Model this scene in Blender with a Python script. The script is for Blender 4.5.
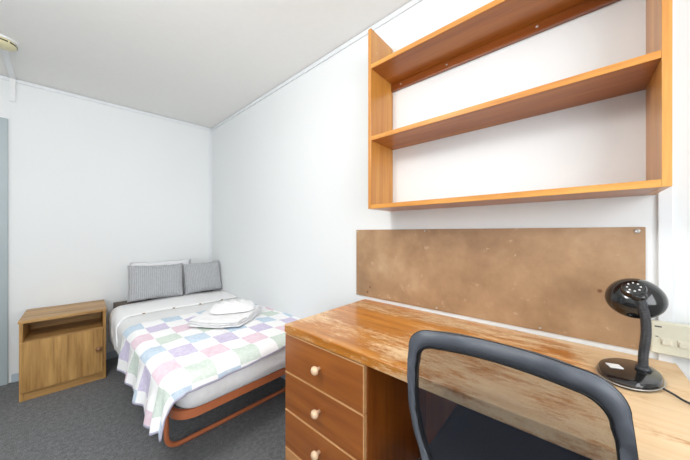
import bpy, bmesh, math, random
from mathutils import Vector, Matrix, noise
random.seed(7)
R = math.radians
scene = bpy.context.scene
for o in list(bpy.data.objects): bpy.data.objects.remove(o)
C = scene.collection

# ------------------------------------------------------------------ camera
YAW = R(48.67)
cd = bpy.data.cameras.new('camera'); cam = bpy.data.objects.new('camera', cd); C.objects.link(cam)
cam.location = (0, 0, 1.15); cam.rotation_euler = (R(90), 0, -YAW)
cd.sensor_width = 36; cd.lens = 262/690*36; cd.shift_y = 3/690; cd.clip_start = .02
scene.camera = cam
# ------------------------------------------------------------------ world, lights, exposure
W = bpy.data.worlds.new('overcast_sky'); scene.world = W; W.use_nodes = True
W.node_tree.nodes['Background'].inputs[0].default_value = (.93, .96, 1, 1)
W.node_tree.nodes['Background'].inputs[1].default_value = 2.0
def area(name, loc, rot, sx, sy, power, col):
    l = bpy.data.lights.new(name, 'AREA'); l.shape = 'RECTANGLE'; l.size = sx; l.size_y = sy
    l.energy = power; l.color = col
    o = bpy.data.objects.new(name, l); C.objects.link(o); o.location = loc; o.rotation_euler = rot
    return o
# daylight at the window in the right-hand wall (its light enters along +Y)
area('window_daylight', (-.35, -1.16, 1.5), (R(90), 0, 0), 2.0, 1.2, 31, (.95, .98, 1))
# unseen fill light, added to even out the room's brightness
pl = bpy.data.lights.new('added_fill_light', 'POINT'); pl.energy = 37; pl.color = (1, .99, .97); pl.shadow_soft_size = .17
LX, LY = -.35, .85
po = bpy.data.objects.new('added_fill_light', pl); C.objects.link(po); po.location = (LX, LY, 2.08)
vs = scene.view_settings
vs.view_transform = 'Standard'; vs.look = 'None'; vs.gamma = 1; vs.use_curve_mapping = False
vs.exposure = 0.11

# ------------------------------------------------------------------ materials
def srgb(r, g, b):
    f = lambda c: (c/255/12.92) if c/255 <= .04045 else ((c/255+.055)/1.055)**2.4
    return (f(r), f(g), f(b), 1)
class NT:
    def __init__(s, name):
        s.m = bpy.data.materials.new(name); s.m.use_nodes = True; s.t = s.m.node_tree
        s.b = s.t.nodes['Principled BSDF']
    def n(s, typ, **kw):
        x = s.t.nodes.new(typ)
        for k, v in kw.items():
            if k.startswith('i_'):
                x.inputs[int(k[2:]) if k[2:].isdigit() else k[2:]].default_value = v
            else: setattr(x, k, v)
        return x
    def l(s, a, b): s.t.links.new(a, b)
    def set(s, **kw):
        for k, v in kw.items(): s.b.inputs[k.replace('_', ' ')].default_value = v
    def coord(s, scale):
        tc = s.n('ShaderNodeTexCoord'); mp = s.n('ShaderNodeMapping'); mp.inputs['Scale'].default_value = scale
        s.l(tc.outputs['Object'], mp.inputs['Vector']); return mp.outputs[0]
    def noise(s, vec, scale, detail=4, rough=.55):
        x = s.n('ShaderNodeTexNoise'); x.inputs['Scale'].default_value = scale
        x.inputs['Detail'].default_value = detail; x.inputs['Roughness'].default_value = rough
        s.l(vec, x.inputs['Vector']); return x.outputs['Fac']
    def ramp(s, fac, stops):
        r = s.n('ShaderNodeValToRGB'); e = r.color_ramp.elements
        e[0].position, e[0].color = stops[0]; e[1].position, e[1].color = stops[-1]
        for p, c in stops[1:-1]:
            k = e.new(p); k.color = c
        s.l(fac, r.inputs[0]); return r.outputs[0]
    def mix(s, fac, a, b, mode='MIX'):
        x = s.n('ShaderNodeMix', data_type='RGBA', blend_type=mode)
        for v, i in ((fac, 0), (a, 6), (b, 7)):
            if hasattr(v, 'links'): s.l(v, x.inputs[i])
            else: x.inputs[i].default_value = v
        return x.outputs[2]
    def bump(s, h, strength, dist=.002):
        x = s.n('ShaderNodeBump'); x.inputs['Strength'].default_value = strength; x.inputs['Distance'].default_value = dist
        s.l(h, x.inputs['Height']); s.l(x.outputs[0], s.b.inputs['Normal'])
    def col(s, c):
        if hasattr(c, 'links'): s.l(c, s.b.inputs['Base Color'])
        else: s.b.inputs['Base Color'].default_value = c

def plain(name, c, rough=.5, metal=0, coat=0, bump=None):
    t = NT(name); v = t.coord((1, 1, 1))
    f = t.noise(v, 30, 3)
    lo = tuple(x*(.985 if 'paint' in name else .93) for x in c[:3])+(1,)
    t.col(t.ramp(f, [(.3, lo), (.7, c)])); t.set(Roughness=rough, Metallic=metal, Coat_Weight=coat)
    if bump: t.bump(t.noise(v, bump[0], 3), bump[1], bump[2])
    return t.m
def wood(name, dark, mid, light, axis='y', rough=.32, coat=.4, sc=1.0, worn=None, boards=0):
    t = NT(name)
    s = {'x': (2.2, 34, 34), 'y': (34, 2.2, 34), 'z': (34, 34, 2.2)}[axis]
    v = t.coord(tuple(k*sc for k in s))
    f1 = t.noise(v, 1.0, 6, .62)
    s2 = {'x': (.5, 7, 7), 'y': (7, .5, 7), 'z': (7, 7, .5)}[axis]
    v2 = t.coord(tuple(k*sc for k in s2)); f2 = t.noise(v2, 1.0, 3)
    c = t.ramp(f1, [(.28, dark), (.5, mid), (.75, light)])
    c = t.mix(t.ramp(f2, [(.4, (0, 0, 0, 1)), (.62, (.55, .55, .55, 1))]), c, dark)
    if boards:
        tc = t.n('ShaderNodeTexCoord'); sp = t.n('ShaderNodeSeparateXYZ'); t.l(tc.outputs['Object'], sp.inputs[0])
        k = t.n('ShaderNodeMath', operation='MULTIPLY'); t.l(sp.outputs[0], k.inputs[0]); k.inputs[1].default_value = boards
        fl = t.n('ShaderNodeMath', operation='FLOOR'); t.l(k.outputs[0], fl.inputs[0])
        wn = t.n('ShaderNodeTexWhiteNoise', noise_dimensions='1D'); t.l(fl.outputs[0], wn.inputs['W'])
        mm = t.n('ShaderNodeMapRange'); t.l(wn.outputs['Value'], mm.inputs[0]); mm.inputs[3].default_value = .82; mm.inputs[4].default_value = 1.12
        c = t.mix(1.0, c, mm.outputs[0], 'MULTIPLY')
    rg = rough
    if worn:  # real wear, and window light painted into the same pale mask
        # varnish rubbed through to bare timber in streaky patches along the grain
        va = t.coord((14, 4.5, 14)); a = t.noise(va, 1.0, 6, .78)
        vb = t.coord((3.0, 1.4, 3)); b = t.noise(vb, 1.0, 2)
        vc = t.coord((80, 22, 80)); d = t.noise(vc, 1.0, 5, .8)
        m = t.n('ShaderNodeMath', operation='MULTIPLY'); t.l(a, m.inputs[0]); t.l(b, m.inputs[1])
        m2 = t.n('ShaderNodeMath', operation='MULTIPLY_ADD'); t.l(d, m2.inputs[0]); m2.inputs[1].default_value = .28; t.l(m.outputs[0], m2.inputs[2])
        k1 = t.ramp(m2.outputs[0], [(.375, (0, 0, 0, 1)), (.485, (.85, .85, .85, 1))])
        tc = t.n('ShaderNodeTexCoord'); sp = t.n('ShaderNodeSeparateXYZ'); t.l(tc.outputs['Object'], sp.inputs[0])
        # where people sat and wrote, the stain has mostly gone; far end paled as window light
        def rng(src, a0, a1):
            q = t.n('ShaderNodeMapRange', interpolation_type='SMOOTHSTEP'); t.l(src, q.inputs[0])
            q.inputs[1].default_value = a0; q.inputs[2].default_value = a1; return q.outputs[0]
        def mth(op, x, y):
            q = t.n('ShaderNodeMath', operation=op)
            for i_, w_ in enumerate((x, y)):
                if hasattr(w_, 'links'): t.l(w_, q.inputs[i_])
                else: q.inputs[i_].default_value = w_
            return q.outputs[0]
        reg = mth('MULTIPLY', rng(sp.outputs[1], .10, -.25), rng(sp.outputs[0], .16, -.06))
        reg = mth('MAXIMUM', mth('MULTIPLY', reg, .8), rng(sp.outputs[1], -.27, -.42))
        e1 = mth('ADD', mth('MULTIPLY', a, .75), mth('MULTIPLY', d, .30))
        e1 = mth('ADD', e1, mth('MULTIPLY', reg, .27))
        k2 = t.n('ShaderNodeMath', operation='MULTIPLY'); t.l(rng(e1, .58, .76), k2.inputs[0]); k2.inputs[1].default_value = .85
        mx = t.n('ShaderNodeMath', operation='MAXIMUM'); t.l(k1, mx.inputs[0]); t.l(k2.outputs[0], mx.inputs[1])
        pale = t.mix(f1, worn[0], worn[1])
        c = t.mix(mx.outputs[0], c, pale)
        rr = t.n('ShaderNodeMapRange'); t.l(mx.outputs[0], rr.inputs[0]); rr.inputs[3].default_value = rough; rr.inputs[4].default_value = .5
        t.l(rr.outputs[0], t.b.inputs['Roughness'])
    t.col(c); t.set(Coat_Weight=coat, Coat_Roughness=.18)
    if not worn: t.set(Roughness=rough)
    t.bump(f1, .12, .0006)
    return t.m

M = {}
def wall_mat(name, c):
    t = NT(name); v = t.coord((1, 1, .02)); f = t.noise(v, 90, 2)
    v2 = t.coord((1, 1, 1)); g = t.noise(v2, 1.3, 2)
    c2 = tuple(x*.965 for x in c[:3])+(1,)
    t.col(t.mix(g, c, c2)); t.set(Roughness=.62); t.bump(f, .3, .0008); return t.m
M['wall'] = wall_mat('wall_paint', srgb(236, 239, 240))
M['ceil'] = plain('ceiling_paint', srgb(247, 246, 243), .8)
M['trim'] = plain('trim_paint', srgb(232, 235, 238), .4)
M['base'] = plain('baseboard_paint', srgb(188, 200, 210), .35)
M['door'] = plain('door_paint', srgb(170, 182, 187), .35)
t = NT('carpet'); v = t.coord((1, 1, 1)); f = t.noise(v, 240, 3, .8); g = t.noise(v, 45, 3, .7); h = t.noise(v, 3, 2)
c = t.ramp(f, [(.3, srgb(78, 79, 81)), (.5, srgb(126, 127, 129)), (.72, srgb(190, 191, 193))])
c = t.mix(t.ramp(g, [(.35, (.6, .6, .6, 1)), (.65, (0, 0, 0, 1))]), c, srgb(84, 86, 89))
t.col(c); t.set(Roughness=.95); t.bump(f, .9, .004); M['carpet'] = t.m
M['desk_top'] = wood('worn_light_paled_desk_timber', srgb(168, 94, 22), srgb(206, 132, 42), srgb(226, 158, 68), 'y', .3, .2,
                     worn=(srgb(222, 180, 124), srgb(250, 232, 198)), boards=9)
M['desk_edge'] = wood('desk_edge_timber', srgb(137, 71, 22), srgb(172, 97, 36), srgb(201, 132, 60), 'y', .3, .4)
M['drawer'] = wood('drawer_timber', srgb(131, 67, 17), srgb(156, 88, 27), srgb(174, 103, 36), 'y', .28, .45)
M['desk_side'] = wood('desk_side_timber', srgb(125, 63, 20), srgb(160, 88, 30), srgb(182, 107, 41), 'z', .3, .4)
M['lip'] = wood('pale_drawer_edge', srgb(196, 140, 90), srgb(214, 164, 112), srgb(226, 184, 136), 'y', .3, .3)
M['plinth'] = wood('pale_drawer_timber', srgb(176, 112, 60), srgb(200, 138, 80), srgb(214, 158, 100), 'y', .3, .4)
M['shelf'] = wood('shelf_timber', srgb(150, 84, 27), srgb(182, 112, 41), srgb(202, 134, 53), 'y', .35, .2)
M['shelf_side'] = wood('shelf_side_timber', srgb(189, 122, 51), srgb(212, 150, 70), srgb(226, 171, 87), 'z', .35, .2)
M['shelf_edge'] = wood('shelf_edge_timber', srgb(189, 118, 45), srgb(214, 150, 67), srgb(230, 175, 91), 'y', .5, .05)
M['cleat'] = wood('shelf_rail_timber', srgb(112, 56, 18), srgb(138, 72, 25), srgb(160, 90, 34), 'y', .3, .4)
M['oak_v'] = wood('oak_laminate_upright', srgb(144, 103, 52), srgb(190, 147, 86), srgb(215, 173, 112), 'z', .45, .1, 1.1)
M['oak_h'] = wood('oak_laminate_level', srgb(148, 107, 58), srgb(192, 149, 90), srgb(215, 173, 114), 'x', .45, .1, 1.3)
M['knob_pale'] = plain('pale_knob_wood', srgb(232, 200, 164), .35, coat=.4)
M['knob_dark'] = plain('brown_knob_wood', srgb(140, 96, 58), .35, coat=.4)
M['copper'] = plain('copper_brown_enamel', srgb(200, 116, 74), .38, metal=0, coat=.5)
M['steel'] = plain('screw_steel', srgb(196, 194, 190), .35, metal=.8)
M['black'] = plain('black_gloss_plastic', srgb(20, 20, 22), .16, coat=.5)
M['black_m'] = plain('black_ribbed_rubber', srgb(50, 52, 56), .36)
M['sticker'] = plain('white_sticker', srgb(240, 240, 240), .5)
M['hole'] = plain('vent_hole', srgb(205, 205, 205), .5)
M['cream'] = plain('cream_plastic', srgb(232, 229, 208), .35)
M['cream2'] = plain('cream_switch_plastic', srgb(240, 234, 214), .3)
M['print'] = plain('grey_print', srgb(92, 92, 86), .6)
M['yellowed'] = plain('yellowed_plastic', srgb(226, 218, 178), .45)
M['dark'] = plain('dark_slot', srgb(40, 36, 30), .7)
M['duct'] = plain('white_duct_plastic', srgb(240, 241, 242), .4)
M['chair_frame'] = plain('charcoal_frame_plastic', srgb(88, 92, 100), .4, bump=(700, .5, .0006))
M['chair_edge'] = plain('black_edge_rubber', srgb(14, 14, 16), .5)
M['seat_fab'] = plain('black_seat_fabric', srgb(22, 24, 28), .9, bump=(500, .6, .001))
M['mattress'] = plain('white_mattress_cover', srgb(251, 251, 252), .8, bump=(40, .25, .003))
M['pillow'] = plain('white_pillowcase', srgb(236, 237, 240), .85, bump=(12, .3, .006))
M['towel'] = plain('white_towelling', srgb(250, 250, 251), .95, bump=(260, .8, .002))
M['headboard'] = wood('grey_brown_board', srgb(96, 86, 78), srgb(116, 106, 98), srgb(132, 122, 112), 'z', .5, .1)
M['lampshade_in'] = plain('white_enamel', srgb(235, 235, 235), .4)

# duvet: white cotton with a fine seersucker check
t = NT('duvet_cotton'); v = t.coord((1, 1, 1)); f = t.noise(v, 26, 4); g = t.noise(t.coord((1, 1, 1)), 5, 3)
t.col(t.ramp(g, [(.3, srgb(228, 229, 229)), (.7, srgb(238, 239, 239))])); t.set(Roughness=.9, Sheen_Weight=.2); t.bump(f, .5, .006); M['duvet'] = t.m
t = NT('folded_sheet_cotton'); v = t.coord((1, 1, 1)); f = t.noise(v, 14, 4)
t.col(srgb(248, 248, 249)); t.set(Roughness=.9); t.bump(f, .5, .006); M['sheet'] = t.m
def patch(name, c):
    t = NT(name); v = t.coord((1, 1, 1)); f = t.noise(v, 60, 3, .7); g = t.noise(v, 22, 4)
    t.col(t.mix(t.ramp(f, [(.4, (0, 0, 0, 1)), (.7, (.45, .45, .45, 1))]), c, srgb(246, 246, 248)))
    t.set(Roughness=.9); t.bump(g, .45, .005); return t.m
t = NT('patchwork_cotton'); uvn = t.n('ShaderNodeUVMap'); uvn.uv_map = 'cells'
sp = t.n('ShaderNodeSeparateXYZ'); t.l(uvn.outputs[0], sp.inputs[0])
def fl(x):
    k = t.n('ShaderNodeMath', operation='FLOOR'); t.l(x, k.inputs[0]); return k.outputs[0]
cx_, ry_ = fl(sp.outputs[0]), fl(sp.outputs[1])
sm_ = t.n('ShaderNodeMath', operation='ADD'); t.l(cx_, sm_.inputs[0]); t.l(ry_, sm_.inputs[1])
md = t.n('ShaderNodeMath', operation='FLOORED_MODULO'); t.l(sm_.outputs[0], md.inputs[0]); md.inputs[1].default_value = 2
rm = t.n('ShaderNodeMath', operation='FLOORED_MODULO'); t.l(ry_, rm.inputs[0]); rm.inputs[1].default_value = 4
dv = t.n('ShaderNodeMath', operation='MULTIPLY_ADD'); t.l(rm.outputs[0], dv.inputs[0]); dv.inputs[1].default_value = .25; dv.inputs[2].default_value = .125
cr = t.n('ShaderNodeValToRGB'); cr.color_ramp.interpolation = 'CONSTANT'; e = cr.color_ramp.elements
e[0].position = 0; e[0].color = srgb(194, 214, 232); e[1].position = .25; e[1].color = srgb(208, 198, 226)
k = e.new(.5); k.color = srgb(234, 207, 220); k = e.new(.75); k.color = srgb(208, 221, 211)
t.l(dv.outputs[0], cr.inputs[0])
white = srgb(251, 251, 252)
f = t.noise(t.coord((1, 1, 1)), 60, 3, .7); g = t.noise(t.coord((1, 1, 1)), 20, 4)
colr = t.mix(t.ramp(f, [(.4, (0, 0, 0, 1)), (.7, (.4, .4, .4, 1))]), cr.outputs[0], white)
colr = t.mix(md.outputs[0], colr, white)
t.col(colr); t.set(Roughness=.9); t.bump(g, .5, .006)
PATCH = [t.m, plain('quilt_binding', srgb(206, 204, 226), .9)]

# ribbed grey plush
t = NT('grey_ribbed_plush'); tc = t.n('ShaderNodeTexCoord'); w = t.n('ShaderNodeTexWave', wave_type='BANDS', bands_direction='X')
w.inputs['Scale'].default_value = 22; w.inputs['Distortion'].default_value = 1.6; w.inputs['Detail'].default_value = 2; w.inputs['Detail Scale'].default_value = 2
t.l(tc.outputs['Object'], w.inputs['Vector'])
nf = t.noise(t.coord((1, 1, 1)), 60, 3, .7)
c = t.ramp(w.outputs['Fac'], [(.15, srgb(158, 160, 164)), (.7, srgb(182, 184, 188))])
c = t.mix(t.ramp(nf, [(.4, (0, 0, 0, 1)), (.75, (.5, .5, .5, 1))]), c, srgb(196, 198, 202))
t.col(c); t.set(Roughness=.85, Sheen_Weight=.4); t.bump(w.outputs['Fac'], .6, .004); M['plush'] = t.m
STAINS = [(.911, .806, .008), (.893, .837, .007), (-.062, .954, .008)]
# pinboard: brown hardboard with scuffs and stains
t = NT('brown_hardboard'); v = t.coord((1, 1, 1)); f = t.noise(v, 4, 5, .65); g = t.noise(v, 28, 4, .7); h = t.noise(t.coord((1, 8, 1)), 60, 3, .6)
c = t.ramp(f, [(.3, srgb(142, 110, 80)), (.55, srgb(172, 138, 104)), (.75, srgb(192, 162, 128))])
c = t.mix(t.ramp(g, [(.63, (0, 0, 0, 1)), (.75, (.7, .7, .7, 1))]), c, srgb(206, 180, 154))
tco = t.n('ShaderNodeTexCoord')
for (sy_, sz_, sr_) in STAINS:
    ds = t.n('ShaderNodeVectorMath', operation='DISTANCE'); t.l(tco.outputs['Object'], ds.inputs[0]); ds.inputs[1].default_value = (-.008, sy_-.415, sz_-.778)
    c = t.mix(t.ramp(ds.outputs['Value'], [(sr_*.5, (.8, .8, .8, 1)), (sr_, (0, 0, 0, 1))]), c, srgb(104, 58, 26))
t.col(c); t.set(Roughness=.42, Specular_IOR_Level=.5); t.bump(h, .2, .0006); M['board'] = t.m
# chair mesh: woven open fabric, partly see-through
t = NT('chair_mesh_fabric'); t.col(srgb(30, 35, 46)); t.set(Roughness=.75)
tr = t.n('ShaderNodeBsdfTransparent'); mx = t.n('ShaderNodeMixShader')
wv = t.noise(t.coord((1, 1, 1)), 900, 2, .6)
mr = t.n('ShaderNodeMapRange'); t.l(wv, mr.inputs[0]); mr.inputs[1].default_value = .3; mr.inputs[2].default_value = .7
mr.inputs[3].default_value = .44; mr.inputs[4].default_value = .66
t.l(mr.outputs[0], mx.inputs[0]); t.l(tr.outputs[0], mx.inputs[1]); t.l(t.b.outputs[0], mx.inputs[2])
t.l(mx.outputs[0], t.t.nodes['Material Output'].inputs[0]); M['mesh'] = t.m
t = NT('window_glass'); t.set(Roughness=.02); tr = t.n('ShaderNodeBsdfTransparent'); mx = t.n('ShaderNodeMixShader', i_0=.06)
t.l(tr.outputs[0], mx.inputs[1]); t.l(t.b.outputs[0], mx.inputs[2]); t.l(mx.outputs[0], t.t.nodes['Material Output'].inputs[0]); M['glass'] = t.m
t = NT('added_lamp_diffuser'); t.col((1, 1, 1, 1)); t.set(Emission_Color=(1, .97, .93, 1), Emission_Strength=3.0); M['diffuser'] = t.m  # glow of the added, unseen ceiling lamp

# ------------------------------------------------------------------ mesh helpers (all in world coordinates)
def box(bm, lo, hi, bev=0, seg=2, mat=None):
    r = bmesh.ops.create_cube(bm, size=1)
    vs_ = r['verts']; s = [hi[i]-lo[i] for i in range(3)]; c = [(hi[i]+lo[i])/2 for i in range(3)]
    for v in vs_: v.co = Vector([v.co[i]*s[i]+c[i] for i in range(3)])
    if mat is not None:
        for v in vs_: v.co = mat @ v.co
    if bev > 0:
        es = list({e for v in vs_ for e in v.link_edges})
        bmesh.ops.bevel(bm, geom=es, offset=bev, segments=seg, profile=.6, affect='EDGES')
    return bm
def B(lo, hi, bev=.0015, seg=2, mat=None): return box(bmesh.new(), lo, hi, bev, seg, mat)
def prism(bm, pts, z0, z1, bev=0):
    a = [bm.verts.new((x, y, z0)) for x, y in pts]; b = [bm.verts.new((x, y, z1)) for x, y in pts]
    n = len(pts); fs = [bm.faces.new(a[::-1]), bm.faces.new(b)]
    for i in range(n): fs.append(bm.faces.new((a[i], a[(i+1) % n], b[(i+1) % n], b[i])))
    bmesh.ops.recalc_face_normals(bm, faces=bm.faces)
    if bev: bmesh.ops.bevel(bm, geom=list({e for f in fs for e in f.edges}), offset=bev, segments=2, affect='EDGES')
    return bm
def smooth_path(pts, n=8, closed=False):
    P = [Vector(p) for p in pts]; out = []; N = len(P)
    for i in range(N if closed else N-1):
        g = (lambda k: P[k % N]) if closed else (lambda k: P[min(max(k, 0), N-1)])
        a, b, c, d = g(i-1), g(i), g(i+1), g(i+2)
        for k in range(n):
            t = k/n
            out.append(.5*((2*b)+(c-a)*t+(2*a-5*b+4*c-d)*t*t+(3*b-a-3*c+d)*t**3))
    if not closed: out.append(P[-1])
    return out
def tube(bm, pts, r, seg=12, closed=False, sx=1.0, sz=1.0, rf=None):
    P = [Vector(p) for p in pts]; N = len(P); rings = []
    up = Vector((0, 0, 1)); prev = None
    for i in range(N):
        a = P[(i-1) % N] if (closed or i > 0) else P[i]; b = P[(i+1) % N] if (closed or i < N-1) else P[i]
        d = (b-a).normalized()
        if prev is None:
            s = d.cross(up)
            if s.length < .05: s = d.cross(Vector((1, 0, 0)))
        else: s = prev-d*prev.dot(d)
        s.normalize(); prev = s; u = s.cross(d).normalized()
        rr = rf(i/(N-1)) if rf else r
        rings.append([bm.verts.new(P[i]+s*(math.cos(2*math.pi*k/seg)*rr*sx)+u*(math.sin(2*math.pi*k/seg)*rr*sz)) for k in range(seg)])
    for i in range(N if closed else N-1):
        A, Bq = rings[i], rings[(i+1) % N]
        for k in range(seg): bm.faces.new((A[k], A[(k+1) % seg], Bq[(k+1) % seg], Bq[k]))
    if not closed: bm.faces.new(rings[0][::-1]); bm.faces.new(rings[-1])
    bmesh.ops.recalc_face_normals(bm, faces=bm.faces)
    return bm
def fillet(pts, r, n=6):
    P = [Vector(p) for p in pts]; out = [P[0]]
    for i in range(1, len(P)-1):
        a, b, c = P[i-1], P[i], P[i+1]
        d1 = (a-b).normalized(); d2 = (c-b).normalized(); q = min(r, (a-b).length*.49, (c-b).length*.49)
        s, e = b+d1*q, b+d2*q
        for k in range(n+1):
            t = k/n; out.append(s*(1-t)**2+b*2*t*(1-t)+e*t*t)
    out.append(P[-1]); return out
def lathe(bm, prof, mat=Matrix.Identity(4), seg=32, sy=1.0):
    rings = []
    for r, z in prof:
        if r < 1e-5: rings.append([bm.verts.new(mat @ Vector((0, 0, z)))])
        else: rings.append([bm.verts.new(mat @ Vector((r*math.cos(2*math.pi*k/seg), sy*r*math.sin(2*math.pi*k/seg), z))) for k in range(seg)])
    for a, b in zip(rings, rings[1:]):
        for k in range(seg):
            q = [a[k % len(a)], a[(k+1) % seg % len(a)], b[(k+1) % seg % len(b)], b[k % len(b)]]
            q = list(dict.fromkeys(q))
            if len(q) > 2:
                try: bm.faces.new(q)
                except ValueError: pass
    bmesh.ops.recalc_face_normals(bm, faces=bm.faces)
    return bm
def frame_mat(loc, zdir, xhint=(1, 0, 0)):
    z = Vector(zdir).normalized(); x = Vector(xhint); x = (x-z*x.dot(z)).normalized(); y = z.cross(x)
    m = Matrix((x, y, z)).transposed().to_4x4(); m.translation = Vector(loc); return m

def obj(name, bm, m, parent=None, smooth=False, mats=None):
    """link a world-space bmesh as one object; under a parent its vertices go to the parent's frame"""
    base = Matrix.Identity(4)
    if parent is not None:
        base = parent.matrix_basis.copy(); p = parent.parent
        while p is not None: base = p.matrix_basis @ base; p = p.parent
    bm.transform(base.inverted())
    me = bpy.data.meshes.new(name); bm.to_mesh(me); bm.free()
    for x in (mats or [m]): me.materials.append(x)
    if smooth:
        for p in me.polygons: p.use_smooth = True
    o = bpy.data.objects.new(name, me); C.objects.link(o); o.parent = parent
    return o
def sharp(o, ang=40):
    me = o.data
    for p in me.polygons: p.use_smooth = True
    me.set_sharp_from_angle(angle=R(ang)); return o
def thing(name, label, cat, loc, rotz=0, group=None):
    o = bpy.data.objects.new(name, None); C.objects.link(o); o.location = loc; o.rotation_euler = (0, 0, rotz)
    o.empty_display_size = .05
    o.matrix_basis = Matrix.Translation(loc) @ Matrix.Rotation(rotz, 4, 'Z')
    o['label'] = label; o['category'] = cat
    if group: o['group'] = group
    return o
def tag(o, label, cat, group=None):
    o['label'] = label; o['category'] = cat
    if group: o['group'] = group
    return o
def origin(o, loc):
    """move a top-level mesh's origin without moving the mesh"""
    o.data.transform(Matrix.Translation(-Vector(loc))); o.location = loc; return o
def struct(name, bm, m, parent=None, **k):
    o = obj(name, bm, m, parent, **k)
    if parent is None: o['kind'] = 'structure'
    return o

# ------------------------------------------------------------------ room
WX = 1.243; CE = 2.345; CY = 3.124
wd = Vector((-1.477, .14, 0)).normalized()        # the back wall runs a little out of square
nb = Vector((wd.y*-1, wd.x, 0)); nb = nb if nb.y > 0 else -nb
def back(s, off, z): # s metres left of the corner, off metres into the room
    p = Vector((WX, CY, 0))+wd*s-nb*off; return Vector((p.x, p.y, z))
def back_box(s0, s1, o0, o1, z0, z1, bev=0):
    a, b, c, d = back(s0, o0, 0), back(s1, o0, 0), back(s1, o1, 0), back(s0, o1, 0)
    return prism(bmesh.new(), [(q.x, q.y) for q in (a, b, c, d)], z0, z1, bev)
XL = -1.75; YR = -1.0
struct('floor', B((XL-.1, YR-.1, -.1), (WX+.1, 3.6, 0), 0), M['carpet'])
struct('ceiling', B((XL-.1, YR-.1, CE), (WX+.1, 3.6, CE+.1), 0), M['ceil'])
struct('wall_right', B((WX, YR-.1, 0), (WX+.1, 3.6, CE), 0), M['wall'])
struct('wall_back', back_box(-.0, 3.1, 0, -.1, 0, CE), M['wall'])
struct('wall_left', B((XL-.1, YR-.1, 0), (XL, 3.6, CE), 0), M['wall'])
bm = bmesh.new(); wx0, wx1, wz0, wz1 = -1.40, .70, .9, 2.1
box(bm, (XL, YR-.1, 0), (WX, YR, wz0)); box(bm, (XL, YR-.1, wz1), (WX, YR, CE))
box(bm, (XL, YR-.1, wz0), (wx0, YR, wz1)); box(bm, (wx1, YR-.1, wz0), (WX, YR, wz1))
struct('wall_front', bm, M['wall'])
wf = bmesh.new()
for a, b in (((wx0, YR-.08, wz0), (wx1, YR-.03, wz0+.05)), ((wx0, YR-.08, wz1-.05), (wx1, YR-.03, wz1)),
             ((wx0, YR-.08, wz0+.05), (wx0+.05, YR-.03, wz1-.05)), ((wx1-.05, YR-.08, wz0+.05), (wx1, YR-.03, wz1-.05)),
             ((-.375, YR-.08, wz0+.05), (-.325, YR-.03, wz1-.05))): box(wf, a, b, .003)
wo = struct('window_1', wf, M['trim'])
obj('window_pane', B((wx0+.05, YR-.058, wz0+.05), (wx1-.05, YR-.052, wz1-.05), 0), M['glass'], wo)
obj('window_sill', B((wx0-.04, YR-.03, wz0-.03), (wx1+.04, YR+.05, wz0), .004), M['trim'], wo)
# skirting, ceiling beads, corner bead, wall batten
struct('baseboard_back', back_box(.012, 1.43, 0, .012, 0, .063, .003), M['base'])
struct('baseboard_right', B((WX-.012, YR, 0), (WX, CY-.012, .063), .003), M['base'])
struct('baseboard_left', B((XL, YR, 0), (XL+.012, 3.3, .063), .003), M['base'])
struct('trim_1', back_box(.01, 2.98, 0, .010, CE-.031, CE-.004, .002), M['trim'])
struct('trim_2', B((WX-.010, YR, CE-.031), (WX, CY-.0, CE-.004), .002), M['trim'])
struct('trim_3', back_box(.0, .022, 0, .006, .065, CE-.031, .002), M['trim'])
struct('trim_4', B((WX-.010, -.219, .064), (WX, -.190, CE-.031), .002), M['trim'])
# blue-grey door at the left end of the back wall
fr = bmesh.new()
for s0, s1, z0, z1 in ((1.445, 1.51, 0, 2.02), (2.33, 2.395, 0, 2.02), (1.51, 2.33, 1.955, 2.02)):
    q = back_box(s0, s1, 0, .022, z0, z1, .003); me = bpy.data.meshes.new('x'); q.to_mesh(me); q.free(); fr.from_mesh(me); bpy.data.meshes.remove(me)
dr = struct('door_1', fr, M['door'])
obj('door_leaf', back_box(1.513, 2.327, 0, .012, .01, 1.952, .002), M['door'], dr)
h0 = back(2.26, .013, 1.0); hb = bmesh.new(); tube(hb, [h0, h0-nb*.045, h0-nb*.045-wd*.11], .009, 10)
obj('door_handle', hb, M['steel'], dr, smooth=True)
# ceiling lamp out of view, added to go with the fill light
cl = thing('added_ceiling_lamp', 'added round white opal ceiling lamp, out of view, for fill light', 'lamp', (LX, LY, CE))
obj('added_lamp_base', lathe(bmesh.new(), [(0, CE), (.19, CE), (.19, CE-.02), (0, CE-.02)], Matrix.Translation((LX, LY, 0))), M['trim'], cl)
obj('added_lamp_shade', lathe(bmesh.new(), [(.18, CE-.02), (.175, CE-.05), (.13, CE-.085), (.06, CE-.1), (0, CE-.103)], Matrix.Translation((LX, LY, 0))), M['diffuser'], cl, smooth=True)

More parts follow.
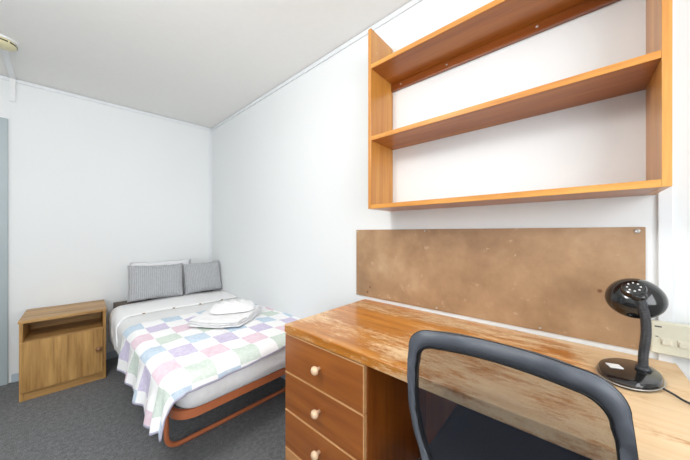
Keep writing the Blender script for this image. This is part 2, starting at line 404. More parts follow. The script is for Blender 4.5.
# ------------------------------------------------------------------ smoke detector and its cable duct
sx, sy = -.185, 2.66
sd = thing('smoke_detector', 'round yellowed cream smoke detector with dark slots, mounted on the ceiling', 'smoke detector', (sx, sy, CE))
T = Matrix.Translation((sx, sy, 0))
obj('mounting_plate', lathe(bmesh.new(), [(0, CE), (.066, CE), (.066, CE-.010), (0, CE-.010)], T), M['duct'], sd)
sharp(obj('housing', lathe(bmesh.new(), [(0, CE-.010), (.056, CE-.010), (.060, CE-.016), (.060, CE-.030), (.053, CE-.038), (.034, CE-.044), (0, CE-.048)], T), M['yellowed'], sd))
bm = bmesh.new()
for k in range(9):
    a = 2*math.pi*k/9
    m = T @ Matrix.Rotation(a, 4, 'Z')
    box(bm, (.0585, -.017, CE-.028), (.0612, .017, CE-.021), 0, mat=m)
obj('vent_slots', bm, M['dark'], sd)
dc = thing('cable_duct', 'flat white cable duct running from the smoke detector down onto the back wall', 'cable duct', (-.178, 3.24, CE))
e = back(1.425, .011, 0)
obj('ceiling_section', prism(bmesh.new(), [(sx-.014, sy+.067), (sx+.018, sy+.067), (e.x+.017, e.y-.001), (e.x-.015, e.y)], CE-.012, CE, .001), M['duct'], dc)
obj('wall_section', back_box(1.408, 1.438, .0105, .020, CE-.185, CE-.012, .001), M['duct'], dc)

# ------------------------------------------------------------------ bedside cabinet
cx0, cx1, cy0, cy1, ch = -.115, .322, 2.815, 3.175, .552
cab = thing('bedside_cabinet', 'small oak-effect bedside cabinet with an open shelf, standing left of the bed', 'bedside cabinet', ((cx0+cx1)/2, (cy0+cy1)/2, 0), -R(3.7))
ctr = Vector(((cx0+cx1)/2, (cy0+cy1)/2, 0))
RT = Matrix.Translation(ctr) @ Matrix.Rotation(-R(3.7), 4, 'Z') @ Matrix.Translation(-ctr)
def cb(name, lo, hi, m, par=cab, bev=.0012): return obj(name, B(lo, hi, bev, 2, RT), m, par)
cb('top', (cx0-.004, cy0-.008, ch-.020), (cx1+.004, cy1+.030, ch), M['oak_h'])
cb('side_panel', (cx0, cy0, 0), (cx0+.018, cy1, ch-.0205), M['oak_v']); cb('side_panel', (cx1-.018, cy0, 0), (cx1, cy1, ch-.0205), M['oak_v'])
cb('back_panel', (cx0+.0185, cy1-.008, .06), (cx1-.0185, cy1, ch-.0205), M['oak_h'])
cb('shelf', (cx0+.0185, cy0+.012, .388), (cx1-.0185, cy1-.009, .404), M['oak_h'])
cb('bottom_panel', (cx0+.0185, cy0+.02, .062), (cx1-.0185, cy1-.009, .078), M['oak_h'])
cb('plinth', (cx0+.0185, cy0+.003, 0), (cx1-.0185, cy0+.019, .060), M['oak_h'])
dd = cb('door', (cx0+.006, cy0-.017, .064), (cx1-.020, cy0-.001, .404), M['oak_v'])
kb = lathe(bmesh.new(), [(0, 0), (.008, 0), (.008, .010), (.017, .014), (.019, .022), (.014, .029), (0, .031)], RT @ frame_mat((cx1-.044, cy0-.017, .252), (0, -1, 0)), 20)
obj('knob', kb, M['knob_dark'], dd, smooth=True)

# ------------------------------------------------------------------ bed
BA = -R(0.5); BP = Vector((.375, 1.30, 0))       # the bed's foot-left corner, bed turned a little
BW, BL = .845, 1.78
BM = Matrix.Translation(BP) @ Matrix.Rotation(BA, 4, 'Z')
def bw(a, b, z): return BM @ Vector((a, b, z))
bed = thing('folding_bed', 'low single folding bed with copper-brown tubular steel frame, beside the right wall', 'bed', bw(BW/2, BL/2, 0), BA)
# mattress support ring: a flat band with round corners
def rrect(a0, a1, b0, b1, r, n=6):
    out = []
    for (ca, cb_, s) in ((a1-r, b0+r, -90), (a1-r, b1-r, 0), (a0+r, b1-r, 90), (a0+r, b0+r, 180)):
        for k in range(n+1):
            t = R(s+90*k/n); out.append((ca+r*math.cos(t), cb_+r*math.sin(t)))
    return out
def band(bm, o_pts, i_pts, z0, z1):
    n = len(o_pts); V = [[bm.verts.new(bw(p[0], p[1], z)) for p in pts] for pts, z in ((o_pts, z0), (o_pts, z1), (i_pts, z1), (i_pts, z0))]
    for i in range(n):
        j = (i+1) % n
        for q in range(4): bm.faces.new((V[q][i], V[q][j], V[(q+1) % 4][j], V[(q+1) % 4][i]))
    bmesh.ops.recalc_face_normals(bm, faces=bm.faces)
bm = bmesh.new(); band(bm, rrect(0, BW, .03, BL, .10), rrect(.016, BW-.016, .046, BL-.016, .085), .292, .332)
sharp(obj('bed_rail', bm, M['copper'], bed), 50)
bm = bmesh.new()
for k in range(12):
    b = .12+k*.14; tube(bm, [bw(.012, b, .310), bw(BW-.012, b, .310)], .004, 6)
obj('cross_wires', bm, M['steel'], bed, smooth=True)
for b in (.31, 1.46):
    tb = fillet([bw(.035, b, .310), bw(.035, b, .014), bw(BW-.035, b-.02, .014), bw(BW-.035, b-.02, .310)], .075, 8)
    obj('leg', tube(bmesh.new(), tb, .0125, 12), M['copper'], bed, smooth=True)
hb = B((0, BL+.002, .24), (BW*1.0, BL+.022, .53), .004); hb.transform(BM)
obj('headboard', hb, M['headboard'], bed)

def sm(x): x = max(0, min(1, x)); return x*x*(3-2*x)
# mattress: soft slab, bulging sides
MT = .482                                          # mattress top
def soft_slab(a0, a1, b0, b1, z0, z1, r, rc, nx=26, seed=0, amp=.004):
    bm = bmesh.new(); rings = []
    prof = [(0, z0), ]
    steps = [(-r, z0)] + [(-r+r*math.sin(R(t)), z0+r*(1-math.cos(R(t)))) for t in (30, 60, 90)] + \
            [(.006, (z0+z1)/2)] + [(-r+r*math.cos(R(t)), z1-r+r*math.sin(R(t))) for t in (0, 30, 60, 90)]
    for off, z in steps:
        pts = rrect(a0-off, a1+off, b0-off, b1+off, max(rc+off, .02), 8)
        # subdivide straight runs
        out = []
        for i, p in enumerate(pts):
            q = pts[(i+1) % len(pts)]; d = math.hypot(q[0]-p[0], q[1]-p[1]); k = max(1, round(d/.07)) if i % 9 == 8 else 1
            if i % 9 == 8: k = [12, 26, 12, 26][i//9 % 4] if False else (26 if (i//9) in (0, 2) else 12)
            for j in range(k): out.append((p[0]+(q[0]-p[0])*j/k, p[1]+(q[1]-p[1])*j/k))
        rings.append([bm.verts.new(bw(p[0], p[1], z+amp*noise.noise(Vector((p[0]*7, p[1]*7, z*9+seed))))) for p in out])
    for A, Bq in zip(rings, rings[1:]):
        n = len(A)
        for k in range(n): bm.faces.new((A[k], A[(k+1) % n], Bq[(k+1) % n], Bq[k]))
    bm.faces.new(rings[0][::-1]); bm.faces.new(rings[-1])
    bmesh.ops.recalc_face_normals(bm, faces=bm.faces); return bm
mo = obj('mattress', soft_slab(.008, BW-.008, -.005, BL-.005, .334, MT, .05, .09), M['mattress'], smooth=True)
tag(origin(mo, bw(BW/2, BL/2, .326)), 'white-covered single mattress lying on the folding bed frame', 'mattress')

def drape(a, b, top, r=.055, lim=(.0, BW, .0, BL), flare=.10, rip=0., seed=0, rc=.10, pn=0):
    """cloth coordinate (a,b) in the bed plane -> world point hanging over the mattress edge"""
    a0, a1, b0, b1 = lim
    ia0, ia1, ib0, ib1 = a0+rc, a1-rc*.0, b0+rc, b1+9
    ca = min(max(a, ia0), ia1+0.0); cb_ = max(b, ib0)
    da, db = a-ca, b-cb_; d = math.hypot(da, db)-rc
    if (da == 0 and db == 0) or (d <= -r):
        n = noise.noise(Vector((a*4+seed, b*4, seed)))
        return bw(a, b, top+.004*n+.012*math.sin(min(max(a/BW, 0), 1)*math.pi))
    L = math.hypot(da, db); u, w = da/L, db/L
    if pn: d = (abs(da)**pn+abs(db)**pn)**(1/pn)-rc
    dd = d+r; q = math.pi/2*r
    if dd < q:
        th = dd/r; out = -r+r*math.sin(th); dn = r*(1-math.cos(th))
    else: out = 0+(dd-q)*flare; dn = r+(dd-q)
    per = (math.atan2(w, u)*.35 + (a*-w + b*u))     # running length round the edge
    k = sm((dn-.03)/.12)
    wob = rip*k*(math.sin(per*27+seed)+.4*math.sin(per*51+1.3+seed)+1.2*noise.noise(Vector((per*9, seed, 0))))
    base_a, base_b = ca+u*rc, cb_+w*rc
    n = noise.noise(Vector((a*4+seed, b*4, seed)))
    z = top-dn+.004*n + .012*math.sin(min(max(a/BW, 0), 1)*math.pi)*(1-k)
    return bw(base_a+u*(out+wob), base_b+w*(out+wob), z)
def cloth(fn, na, nb_, cells=None, thick=.006):
    bm = bmesh.new(); V = [[bm.verts.new(fn(i/na, j/nb_)) for i in range(na+1)] for j in range(nb_+1)]
    for j in range(nb_):
        for i in range(na):
            f = bm.faces.new((V[j][i], V[j][i+1], V[j+1][i+1], V[j+1][i]))
            if cells: f.material_index = cells(i, j)
    bm.normal_update(); return bm
def solid(o, th):
    m = o.modifiers.new('thickness', 'SOLIDIFY'); m.thickness = th; m.offset = 1; return o
# duvet from the pillows down to the foot third
def duv(u, v):
    a = -.255+u*(BW+.255+.028); b = .30+v*(BL-.30-.10)
    return drape(a, b, MT+.012, r=.07, lim=(-.035, BW+.01, -.3, BL), flare=-.06, rip=.005, seed=3, rc=.06)
do = solid(obj('duvet', cloth(duv, 60, 70), M['duvet'], smooth=True), .014)
tag(origin(do, bw(BW/2, BL/2, MT)), 'off-white duvet spread over the mattress, pulled down its left side', 'duvet')
def fold(u, v):
    a = -.21+u*(BW+.21+.024); b = 1.21+.10*(1-u)*0+v*.44+.03*math.sin(u*7)*(1-v)
    return drape(a, b, MT+.030+.010*math.sin(v*math.pi), r=.075, lim=(-.040, BW+.012, -.3, BL), flare=-.04, rip=.006, seed=5, rc=.06)
solid(obj('turned_back_edge', cloth(fold, 54, 22), M['sheet'], do, smooth=True), .010)
for u in (.30, .48, .66, .84):
    p = fold(u, 0)+Vector((0, -.004, .006))
    obj('button', lathe(bmesh.new(), [(0, -.002), (.009, -.002), (.010, .001), (.007, .004), (0, .003)], Matrix.Translation(p), 12), M['knob_dark'], do, smooth=True)
# patchwork quilt: cells .113 x .128 with binding
CW, CL = .113, .127
QT = BM.inverted()
a_c2 = .55-BP.x-.015                                # left edge of the third column in bed coordinates
na_c, nb_c, sub = 11, 9, 6
qa0 = -.245; qa1 = min(qa0+na_c*CW, 99)
top_b = .985
def qpos(i, j):
    A = qa0+i*CW; b = top_b-j*CL
    return A, b
NA, NB = 62, 56
qa_end = BW+.035; foot = .015
def qmap(u, v):
    A = qa0+u*(qa_end-qa0); b1 = foot-.125*(1-u)**1.4
    b = top_b-.045*u+.01*math.sin(u*9) - v*(top_b-b1)
    return A, b
def qfn(u, v):
    A, b = qmap(u, v)
    wr = .007*noise.noise(Vector((A*9, b*7, 3)))+.003*noise.noise(Vector((A*24+b*9, b*20, 7)))
    return drape(A, b, MT+.033+wr, r=.06, lim=(-.052, BW+.03, -.028, BL), flare=.17, rip=.011, seed=1, rc=.10, pn=3.5)
def qcell(i, j): return 1 if i == 0 or j == NBq-1 else 0
NAq, NBq = 110, 108
qb = cloth(qfn, NAq, NBq, qcell)
uvl = qb.loops.layers.uv.new('cells'); qb.verts.index_update()
for f_ in qb.faces:
    for lp in f_.loops:
        k = lp.vert.index; u, v = (k % (NAq+1))/NAq, (k//(NAq+1))/NBq; A, b = qmap(u, v)
        lp[uvl].uv = ((A-a_c2)/CW+2, (top_b-.03*u-b)/CL+.001)
qo = obj('patchwork_quilt', qb, None, smooth=True, mats=PATCH)
solid(qo, .008)
tag(origin(qo, bw(BW/2, .4, MT)), 'pastel patchwork quilt of blue, lilac, pink and green squares over the bed', 'quilt')

# ------------------------------------------------------------------ pillows
def cushion(w, h, d, seed=0, n=22, pinch=.10):
    """local: x width, z height, y thickness (front = -y)"""
    bm = bmesh.new(); sides = []
    for s in (-1, 1):
        g = []
        for j in range(n+1):
            row = []
            for i in range(n+1):
                x = 2*i/n-1; z = 2*j/n-1
                k = (max(0, 1-abs(x)**3.2)*max(0, 1-abs(z)**3.2))**.55
                px = x*(1-pinch*.5*(1-z*z)*abs(x)**2*.6); pz = z*(1-pinch*.5*(1-x*x)*abs(z)**2)
                nn = noise.noise(Vector((x*2+seed, z*2, s*3)))
                row.append((px*w/2, s*d/2*k*(1+.18*nn), pz*h/2+h/2+.006*noise.noise(Vector((x*5, z*5, seed)))))
            g.append(row)
        sides.append([[bm.verts.new(p) for p in row] for row in g])
    for s, V in zip((-1, 1), sides):
        for j in range(n):
            for i in range(n):
                q = (V[j][i], V[j][i+1], V[j+1][i+1], V[j+1][i]); bm.faces.new(q if s < 0 else q[::-1])
    bmesh.ops.remove_doubles(bm, verts=bm.verts, dist=.0004)
    bmesh.ops.recalc_face_normals(bm, faces=bm.faces); return bm
def place(name, bm, m, loc, rot, label, cat, group=None):
    o = obj(name, bm, m, smooth=True); o.location = loc; o.rotation_euler = rot; return tag(o, label, cat, group)
place('white_pillow', cushion(.50, .33, .075, 9), M['pillow'], bw(.36, 1.735, MT+.066), (R(-6), 0, BA-R(2)), 'white pillow standing behind the grey cushions against the back wall', 'pillow')
place('ribbed_cushion', cushion(.425, .315, .12, 1), M['plush'], bw(.275, 1.565, MT+.069), (R(-14), R(2), BA-R(2)), 'grey ribbed plush cushion on the side of the bed nearer the cabinet', 'cushion', 'grey ribbed cushions at the head of the bed')
place('ribbed_cushion', cushion(.36, .305, .12, 4), M['plush'], bw(.678, 1.565, MT+.066), (R(-14), R(-1.5), BA-R(3)), 'grey ribbed plush cushion in the corner against the right wall', 'cushion', 'grey ribbed cushions at the head of the bed')

# ------------------------------------------------------------------ towels on the quilt
def towel_slab(w, l, th, layers, seed, wob=.01, dome=.0):
    bm = bmesh.new(); nx, ny = 26, 26
    rings = []
    for L in range(layers):
        z0 = L*th/layers; z1 = z0+th/layers*.96; ins = .004+.010*(L/layers)+.006*noise.noise(Vector((L*3, seed, 0)))
        lay = []
        tl = [[None]*(nx+1) for _ in range(ny+1)]; bl = [[None]*(nx+1) for _ in range(ny+1)]
        for j in range(ny+1):
            for i in range(nx+1):
                x = 2*i/nx-1; y = 2*j/ny-1
                # superellipse mapping gives rounded corners
                sx_ = x*math.sqrt(1-.22*y*y); sy_ = y*math.sqrt(1-.22*x*x)
                X = sx_*(w/2-ins)+wob*noise.noise(Vector((x*2, y*2, seed+L))); Y = sy_*(l/2-ins)+wob*noise.noise(Vector((x*2+5, y*2, seed+L)))
                e = max(abs(x), abs(y)); rd = (1-max(0, (e-.86)/.14)**2)**.5 if e < 1 else 0
                bz = (dome*(1-x*x)*(1-y*y))+.004*noise.noise(Vector((X*14, Y*14, seed)))
                mid = (z0+z1)/2; hh = (z1-z0)/2
                tl[j][i] = bm.verts.new((X, Y, mid+hh*rd+bz*(L+1)/layers)); bl[j][i] = bm.verts.new((X, Y, mid-hh*rd+bz*L/layers))
        for j in range(ny):
            for i in range(nx):
                bm.faces.new((tl[j][i], tl[j][i+1], tl[j+1][i+1], tl[j+1][i])); bm.faces.new((bl[j][i], bl[j+1][i], bl[j+1][i+1], bl[j][i+1]))
    bmesh.ops.remove_doubles(bm, verts=bm.verts, dist=.0003)
    bmesh.ops.recalc_face_normals(bm, faces=bm.faces); return bm
TZ = MT+.054
place('bath_towel', towel_slab(.46, .40, .040, 3, 2, .016), M['towel'], Vector((.87, 1.90, TZ)), (0, 0, R(38)), 'large folded white bath towel lying directly on the quilt', 'towel', 'white towels folded on the bed')
# upper towel: fanned folds
def fan_towel(seed, w=.31, l=.25, h=.050):
    bm = bmesh.new(); n, m = 72, 18
    for sd_ in (0, 1):
        V = [[None]*n for _ in range(m+1)]
        for j in range(m+1):
            rr = j/m
            for i in range(n):
                a = 2*math.pi*i/n
                q = (abs(math.cos(a))**3.2+abs(math.sin(a))**3.2)**(-1/3.2)
                ed = 1+.05*noise.noise(Vector((math.cos(a)*1.5, math.sin(a)*1.5, seed)))+.03*math.sin(a*9)*sm((math.sin(a)+.3)/1.0)
                x = math.cos(a)*q*rr*ed*w/2; y = math.sin(a)*q*rr*ed*l/2
                if sd_ == 0:
                    pro = max(0, 1-rr**5)**.5
                    z = .004+h*pro*(.80+.20*math.cos(rr*2.2))
                    z += pro*(.006*math.sin(x*95+2*math.sin(y*18))*sm((y+.08)/.1)+.005*noise.noise(Vector((x*16, y*16, seed))))
                    if y < -.02 and abs(y+.045) < .012: z -= .008*(1-abs(y+.045)/.012)   # the folded-over edge
                else: z = 0
                V[j][i] = bm.verts.new((x, y, z if rr < 1 or sd_ == 0 else 0))
        for j in range(m):
            for i in range(n):
                k = (i+1) % n; q4 = (V[j][i], V[j+1][i], V[j+1][k], V[j][k])
                bm.faces.new(q4 if sd_ == 0 else q4[::-1])
        if sd_ == 0: top_ring = V[m]
        else:
            for i in range(n):
                k = (i+1) % n; bm.faces.new((top_ring[i], V[m][i], V[m][k], top_ring[k]))
    bmesh.ops.remove_doubles(bm, verts=bm.verts, dist=.0003)
    bmesh.ops.recalc_face_normals(bm, faces=bm.faces); return bm
place('hand_towel', fan_towel(1), M['towel'], Vector((.925, 1.93, TZ+.047)), (0, 0, R(-28)), 'smaller white towel gathered into soft pleats, on top of the bath towel', 'towel', 'white towels folded on the bed')

# ------------------------------------------------------------------ desk
DX0, DX1, DY0, DY1, DZ = .668, 1.238, -.226, .932, .762
desk = thing('desk', 'orange-brown varnished timber writing desk with a drawer pedestal and badly worn top', 'desk', ((DX0+DX1)/2, (DY0+DY1)/2, 0))
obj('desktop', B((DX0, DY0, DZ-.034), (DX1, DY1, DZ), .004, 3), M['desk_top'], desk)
PY0 = .503                                          # the pedestal's kneehole side
obj('pedestal_side', B((.685, PY0, .0), (1.215, PY0+.020, DZ-.035)), M['desk_side'], desk)
obj('pedestal_side', B((.685, DY1-.022, .0), (1.215, DY1-.004, DZ-.035)), M['desk_side'], desk)
obj('pedestal_back', B((1.205, PY0+.0205, .02), (1.215, DY1-.0225, DZ-.035)), M['desk_side'], desk)
obj('pedestal_bottom', B((.69, PY0+.0205, .075), (1.204, DY1-.0225, .09)), M['desk_side'], desk)
obj('plinth', B((.70, PY0+.0205, 0), (.715, DY1-.0225, .0745)), M['plinth'], desk)
obj('modesty_panel', B((1.12, DY0+.027, .12), (1.136, PY0-.0005, DZ-.035)), M['desk_side'], desk)
obj('end_panel', B((.69, DY0+.006, 0), (1.215, DY0+.026, DZ-.035)), M['desk_side'], desk)
zt = DZ-.038
for k in range(4):
    z1 = zt-k*.161; z0 = z1-.157
    if k == 3: z0 = .082
    d = obj('drawer', B((.671, PY0+.010, z0), (.6845, DY1-.003, z1-.005), .0015), M['drawer'] if k < 3 else M['plinth'], desk)
    obj('drawer_lip', B((.6695, PY0+.010, z1-.0034), (.6845, DY1-.003, z1), .0008), M['lip'], d)
    if k < 3:
        obj('drawer_end_lip', B((.6695, PY0+.0055, z0), (.6845, PY0+.0095, z1), .0008), M['lip'], d)
        db = bmesh.new(); box(db, (.6855, PY0+.03, z0+.01), (1.15, DY1-.03, z1-.03)); obj('drawer_box', db, M['plinth'], d)
    kz = (.645, .485, .334, .17)[k]
    kn = lathe(bmesh.new(), [(0, 0), (.007, 0), (.0065, .010), (.011, .014), (.0155, .020), (.0155, .027), (.011, .033), (0, .035)],
               frame_mat((.671, .718, kz), (-1, 0, 0), (0, 1, 0)), 20)
    obj('knob', kn, M['knob_pale'], d, smooth=True)

# ------------------------------------------------------------------ wall shelf
SY0, SY1, SX0 = -.184, .764, 1.040
ws = thing('wall_shelf', 'open three-tier orange-brown timber wall shelf fixed above the desk', 'shelf', (WX, (SY0+SY1)/2, 1.268))
obj('side_panel', B((SX0, SY1-.018, 1.268), (WX-.001, SY1, 2.147)), M['shelf_side'], ws)
obj('side_panel', B((SX0, SY0, 1.268), (WX-.001, SY0+.018, 2.147)), M['shelf_side'], ws)
for z0 in (1.268, 1.600, 1.950):
    s = obj('shelf_board', B((SX0+.004, SY0+.0182, z0), (WX-.001, SY1-.0182, z0+.020)), M['shelf'], ws)
    obj('front_edge', B((SX0, SY0+.0182, z0), (SX0+.0038, SY1-.0182, z0+.020), .0008), M['shelf_edge'], s)
rl = obj('fixing_rail', B((WX-.019, SY0+.0182, 1.912), (WX-.001, SY1-.0182, 1.9495)), M['cleat'], ws)
for y, z in ((.688, 1.931), (.449, 1.931), (.109, 1.931), (-.08, 1.931)):
    obj('screw', lathe(bmesh.new(), [(0, .003), (.003, .003), (.005, .001), (.005, 0), (0, 0)], frame_mat((WX-.019, y, z), (-1, 0, 0), (0, 1, 0)), 14), M['steel'], rl, smooth=True)
for y in (.775,):
    for z in (2.05,): 
        obj('screw_cap', lathe(bmesh.new(), [(0, .0015), (.003, .0015), (.004, 0), (0, 0)], frame_mat((SX0+.05, SY1-.018, z), (0, -1, 0)), 12), M['knob_pale'], ws, smooth=True)

# ------------------------------------------------------------------ pinboard
PB = thing('pinboard', 'long brown hardboard panel screwed to the wall between desk and shelf', 'board', (WX, .415, .778))
obj('panel', B((WX-.008, -.165, .779), (WX-.0005, .995, 1.169), .0012), M['board'], PB)
for y, z, r in ((.985, 1.158, .0035), (.56, 1.160, .0045), (-.147, 1.156, .0075), (.985, .79, .003), (.50, .790, .004), (.1, .79, .004)):
    obj('screw', lathe(bmesh.new(), [(0, .002), (r*.35, .002), (r*.5, .0035), (r, .0015), (r, 0), (0, 0)], frame_mat((WX-.008, y, z), (-1, 0, 0), (0, 1, 0)), 18), M['steel'], PB, smooth=True)

# ------------------------------------------------------------------ socket unit
SO = thing('wall_socket_unit', 'wide cream plastic socket and switch unit on the wall behind the desk lamp', 'socket', (WX, -.25, .788))
obj('housing', B((WX-.034, -.345, .790), (WX-.0105, -.172, .884), .004, 3), M['cream'], SO)
fx = WX-.034
for y0, y1 in ((-.214, -.190), (-.246, -.222)):
    rc_ = obj('switch_recess', B((fx-.0012, y0, .816), (fx+.001, y1, .838), .0006), M['cream2'], SO)
    obj('rocker', B((fx-.0045, y0+.003, .820), (fx-.0013, y1-.003, .834), .0012), M['cream2'], rc_)
for y, z, w, h in ((-.186, .870, .014, .004), (-.1835, .840, .006, .002), (-.258, .826, .007, .003), (-.259, .862, .018, .003), (-.259, .856, .018, .003), (-.259, .869, .010, .0012)):
    obj('printed_mark', box(bmesh.new(), (fx-.0008, y-w/2, z-h/2), (fx+.0002, y+w/2, z+h/2)), M['print'], SO)

# ------------------------------------------------------------------ desk lamp
BX, BY = 1.034, -.108
lamp = thing('desk_lamp', 'black gooseneck desk lamp with round dish shade, standing at the right of the desk', 'lamp', (BX, BY, DZ))
lb = frame_mat((BX, BY, DZ), (0, 0, 1), (math.cos(R(-15)), math.sin(R(-15)), 0))
sharp(obj('base', lathe(bmesh.new(), [(0, .0), (.088, .0), (.092, .004), (.092, .014), (.087, .020), (.075, .0235), (0, .0245)], lb, 48, .66), M['black'], lamp), 35)
obj('base_rim', lathe(bmesh.new(), [(.0915, .0065), (.0945, .0065), (.0945, .0085), (.0915, .0085)], lb, 48, .67), M['steel'], lamp, smooth=True)
def bez(lst): return smooth_path(lst, 14)
Fv = Vector((math.sin(YAW), math.cos(YAW), 0)); Rv = Vector((math.cos(YAW), -math.sin(YAW), 0))
def cp(px, py, Z): # a point measured from the photograph at depth Z
    return Vector((0, 0, 1.15))+Fv*Z+Rv*((px-345)/262*Z)+Vector((0, 0, -(py-233)/262*Z))
foot_ = Vector((1.050, -.136, DZ+.022))
neck = bez([foot_, foot_+Vector((0, 0, .04)), cp(646, 335, .688), cp(645, 316, .686), cp(639.5, 298, .692)])
rib = lambda t: .0096+.0006*math.sin(t*2*math.pi*46)
nk = smooth_path([neck[i] for i in range(0, len(neck), 4)], 30)
obj('gooseneck', tube(bmesh.new(), nk, .014, 16, rf=rib), M['black_m'], lamp, smooth=True)
obj('neck_socket', lathe(bmesh.new(), [(0, 0), (.016, 0), (.0155, .008), (.0125, .012), (0, .012)], Matrix.Translation(foot_-Vector((0, 0, .001))), 24), M['black_m'], lamp, smooth=True)
hc = cp(634.5, 296, .726)
tc_ = Vector((-hc.x, -hc.y, 0)).normalized()       # the cap points back into the room
ax = (tc_*math.cos(R(40))+Vector((0, 0, 1))*math.sin(R(40))-Rv*.04).normalized()
HM = frame_mat(hc, ax, Rv)
prof = [(.0845, -.020), (.086, -.016), (.0845, -.008), (.078, .006), (.066, .020), (.050, .030), (.036, .036), (.034, .036),
        (.036, .033), (.048, .027), (.063, .017), (.075, .004), (.0815, -.009), (.0825, -.019), (.0845, -.020)]
sh = obj('shade', lathe(bmesh.new(), [(a*.70, b*.84) for a, b in prof], HM, 48), M['black'], lamp, smooth=True)
sharp(obj('cap', lathe(bmesh.new(), [(0, .020), (.0245, .023), (.0255, .030), (.0245, .040), (.022, .045), (.0165, .0475), (0, .048)], HM, 36), M['black'], lamp), 30)
bm = bmesh.new()
for k in range(8):
    a = 2*math.pi*k/8+.3; p = HM @ Vector((.0125*math.cos(a), .0125*math.sin(a), .0478))
    lathe(bm, [(0, .0008), (.0021, .0008), (.0021, -.001), (0, -.001)], frame_mat(p, ax), 10)
obj('vent_holes', bm, M['hole'], sh)
nt = cp(639, 296, .694)
obj('neck_collar', lathe(bmesh.new(), [(0, -.007), (.0135, -.007), (.0155, -.003), (.0155, .003), (.013, .007), (0, .008)], frame_mat(nt, ax*.5+Vector((0, 0, .6))), 24), M['black'], lamp, smooth=True)
obj('bulb', lathe(bmesh.new(), [(0, .018), (.018, .016), (.024, .003), (.022, -.006), (0, -.010)], HM, 24), M['lampshade_in'], lamp, smooth=True)
st = B((-.044, -.012, .0240), (-.016, .012, .0262), .0003); st.transform(frame_mat((BX, BY, DZ), (0, 0, 1), (.35, -.93, 0)))
obj('sticker', st, M['sticker'], lamp)
c0 = Vector((.988, -.160, DZ+.010))
cord = smooth_path([c0, c0+Vector((-.012, -.015, -.003)), Vector((.962, -.187, DZ+.0045)), Vector((.945, -.206, DZ+.0045)), Vector((.925, -.222, DZ+.0035)), Vector((.915, -.236, DZ-.02)), Vector((.92, -.246, .5)), Vector((.98, -.25, .15)), Vector((1.05, -.25, .02))], 8)
obj('power_cord', tube(bmesh.new(), cord, .0026, 8), M['black_m'], lamp, smooth=True)

# ------------------------------------------------------------------ office chair
chair = thing('office_chair', 'office chair with charcoal-framed see-through dark mesh back, pushed up to the desk', 'chair', (.84, .108, 0))
YC = .119
def hw(z):   # half width of the back at height z
    if z > .70: return .194-.014*sm((z-.74)/.18)
    return .190-.055*sm((.70-z)/.22)
def bx_(z, y=YC):  # the back leans and bellies towards the sitter
    return .570+.055*(.92-z)/.45 + .010*math.sin(max(0, min(1, (.92-z)/.42))*math.pi) + .018*(1-((y-YC)/.19)**2)*.6-.0
def outline(inset_s, inset_t, n=10):
    top = .936-inset_t; bot = .47+inset_t*.6; pts = []
    def corner(cy, cz, r, a0, a1):
        for k in range(n+1):
            a = R(a0+(a1-a0)*k/n); pts.append((cy+r*math.cos(a), cz+r*math.sin(a)))
    r = .055-inset_s*.6
    hs = hw(.88)-inset_s
    corner(hs-r, top-r-.008, r, 0, 90)
    for k in range(1, 8):                            # crowned top edge
        y = (hs-r)*(1-2*k/8); pts.append((y, top-.008+.008*(1-(y/(hs-r))**2)))
    corner(-(hs-r), top-r-.008, r, 90, 180)
    zs = [top-r-.008-(top-r-.008-(bot+.05))*k/14 for k in range(1, 15)]
    for z in zs: pts.append((-(hw(z)-inset_s), z))
    hb_ = hw(bot+.05)-inset_s
    for k in range(1, n): a = R(180+90*k/n); pts.append((-(hb_-.05)+.05*math.cos(a), bot+.05+.05*math.sin(a)))
    pts.append((-(hb_-.05), bot)); pts.append((0, bot)); pts.append((hb_-.05, bot))
    for k in range(1, n): a = R(270+90*k/n); pts.append(((hb_-.05)+.05*math.cos(a), bot+.05+.05*math.sin(a)))
    for z in reversed(zs): pts.append((hw(z)-inset_s, z))
    return pts
def ring(o_p, i_p, d0, d1, bev=0):
    bm = bmesh.new(); n = len(o_p); P3 = lambda p, d: Vector((bx_(p[1], YC+p[0])+d, YC+p[0], p[1]))
    V = [[bm.verts.new(P3(p, d)) for p in pts] for pts, d in ((o_p, d0), (o_p, d1), (i_p, d1), (i_p, d0))]
    es = []
    for i in range(n):
        j = (i+1) % n
        for q in range(4): bm.faces.new((V[q][i], V[q][j], V[(q+1) % 4][j], V[(q+1) % 4][i]))
    bm.edges.ensure_lookup_table()
    if bev:
        for q in range(4):
            for i in range(n):
                e_ = bm.edges.get((V[q][i], V[q][(i+1) % n])); es.append(e_)
        bmesh.ops.bevel(bm, geom=es, offset=bev, segments=3, affect='EDGES')
    bmesh.ops.recalc_face_normals(bm, faces=bm.faces); return bm
bf = obj('back_frame', ring(outline(0, 0), outline(.019, .035), -.011, .008, .004), M['chair_frame'], chair, smooth=True)
obj('frame_seam', ring(outline(-.0012, -.0012), outline(.004, .004), -.0035, -.001), M['chair_edge'], bf, smooth=True)
obj('inner_trim', ring(outline(.0182, .0342), outline(.0222, .0388), -.009, .005), M['chair_edge'], bf, smooth=True)
ip = outline(.0215, .0365); bm = bmesh.new()
rows = 30; zt_, zb_ = max(p[1] for p in ip)-.001, min(p[1] for p in ip)+.001
def span(z):
    ys = []
    for i in range(len(ip)):
        (y0, z0_), (y1, z1_) = ip[i], ip[(i+1) % len(ip)]
        if (z0_-z)*(z1_-z) <= 0 and z0_ != z1_: ys.append(y0+(y1-y0)*(z-z0_)/(z1_-z0_))
    return (min(ys), max(ys)) if ys else (0, 0)
G = []
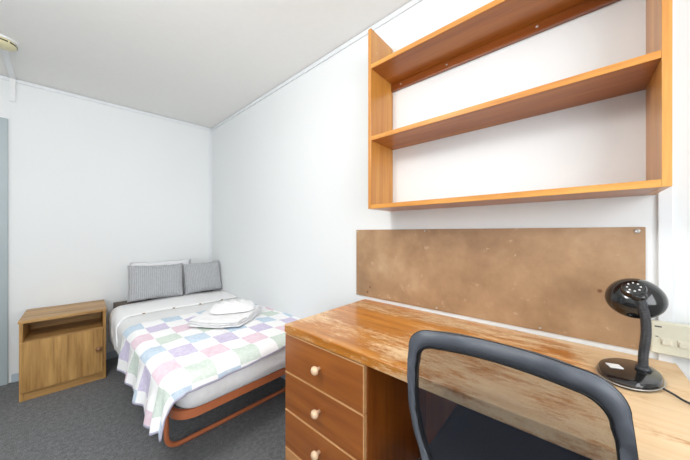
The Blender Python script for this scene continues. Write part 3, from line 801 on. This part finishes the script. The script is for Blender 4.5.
for j in range(rows+1):
    z = zb_+(zt_-zb_)*(1-(1-j/rows)**1.0); lo_, hi_ = span(z)
    G.append([bm.verts.new((bx_(z, YC+lo_+(hi_-lo_)*i/16)-.002, YC+lo_+(hi_-lo_)*i/16, z)) for i in range(17)])
for j in range(rows):
    for i in range(16): bm.faces.new((G[j][i], G[j][i+1], G[j+1][i+1], G[j+1][i]))
obj('mesh_back', bm, M['mesh'], chair, smooth=True)
sp_ = [Vector((bx_(.56)-.005, YC, .52)), Vector((bx_(.5)-.01, YC, .47)), Vector((.66, YC, .40)), Vector((.74, YC, .385)), Vector((.84, YC, .385))]
obj('back_support', tube(bmesh.new(), smooth_path(sp_, 6), .016, 12, sx=1.8), M['black_m'], chair, smooth=True)
se = B((.645, YC-.235, .425), (1.085, YC+.235, .485), .028, 4)
obj('seat', se, M['seat_fab'], chair, smooth=True)
obj('seat_plate', B((.74, YC-.10, .365), (.94, YC+.10, .424), .006), M['black_m'], chair)
obj('gas_lift', lathe(bmesh.new(), [(0, .09), (.026, .09), (.026, .24), (.015, .241), (.015, .364), (0, .364)], Matrix.Translation((.84, YC, 0)), 20), M['black'], chair)
hubp = Vector((.84, YC, .095))
for k in range(5):
    a = 2*math.pi*k/5+.35; d = Vector((math.cos(a), math.sin(a), 0))
    lg = obj('base_leg', tube(bmesh.new(), [hubp, hubp+d*.10+Vector((0, 0, -.003)), hubp+d*.255+Vector((0, 0, -.025))], .017, 10, sx=1.1, rf=lambda t: .021-.007*t), M['black_m'], chair, smooth=True)
    e_ = hubp+d*.250; s_ = Vector((-d.y, d.x, 0))
    cm = bmesh.new()
    for sg in (-1, 1): lathe(cm, [(0, -.008), (.022, -.008), (.025, -.004), (.025, .004), (.022, .008), (0, .008)], frame_mat(Vector((e_.x, e_.y, .0255))+s_*(.012*sg), s_, (0, 0, 1)), 20)
    tube(cm, [Vector((e_.x, e_.y, .0255)), Vector((e_.x, e_.y, .075))], .006, 8)
    obj('caster', cm, M['black_m'], lg, smooth=True)
for o in bpy.data.objects:
    if o.type == 'MESH' and o.parent is None and 'kind' not in o and 'label' not in o: print('UNTAGGED', o.name)
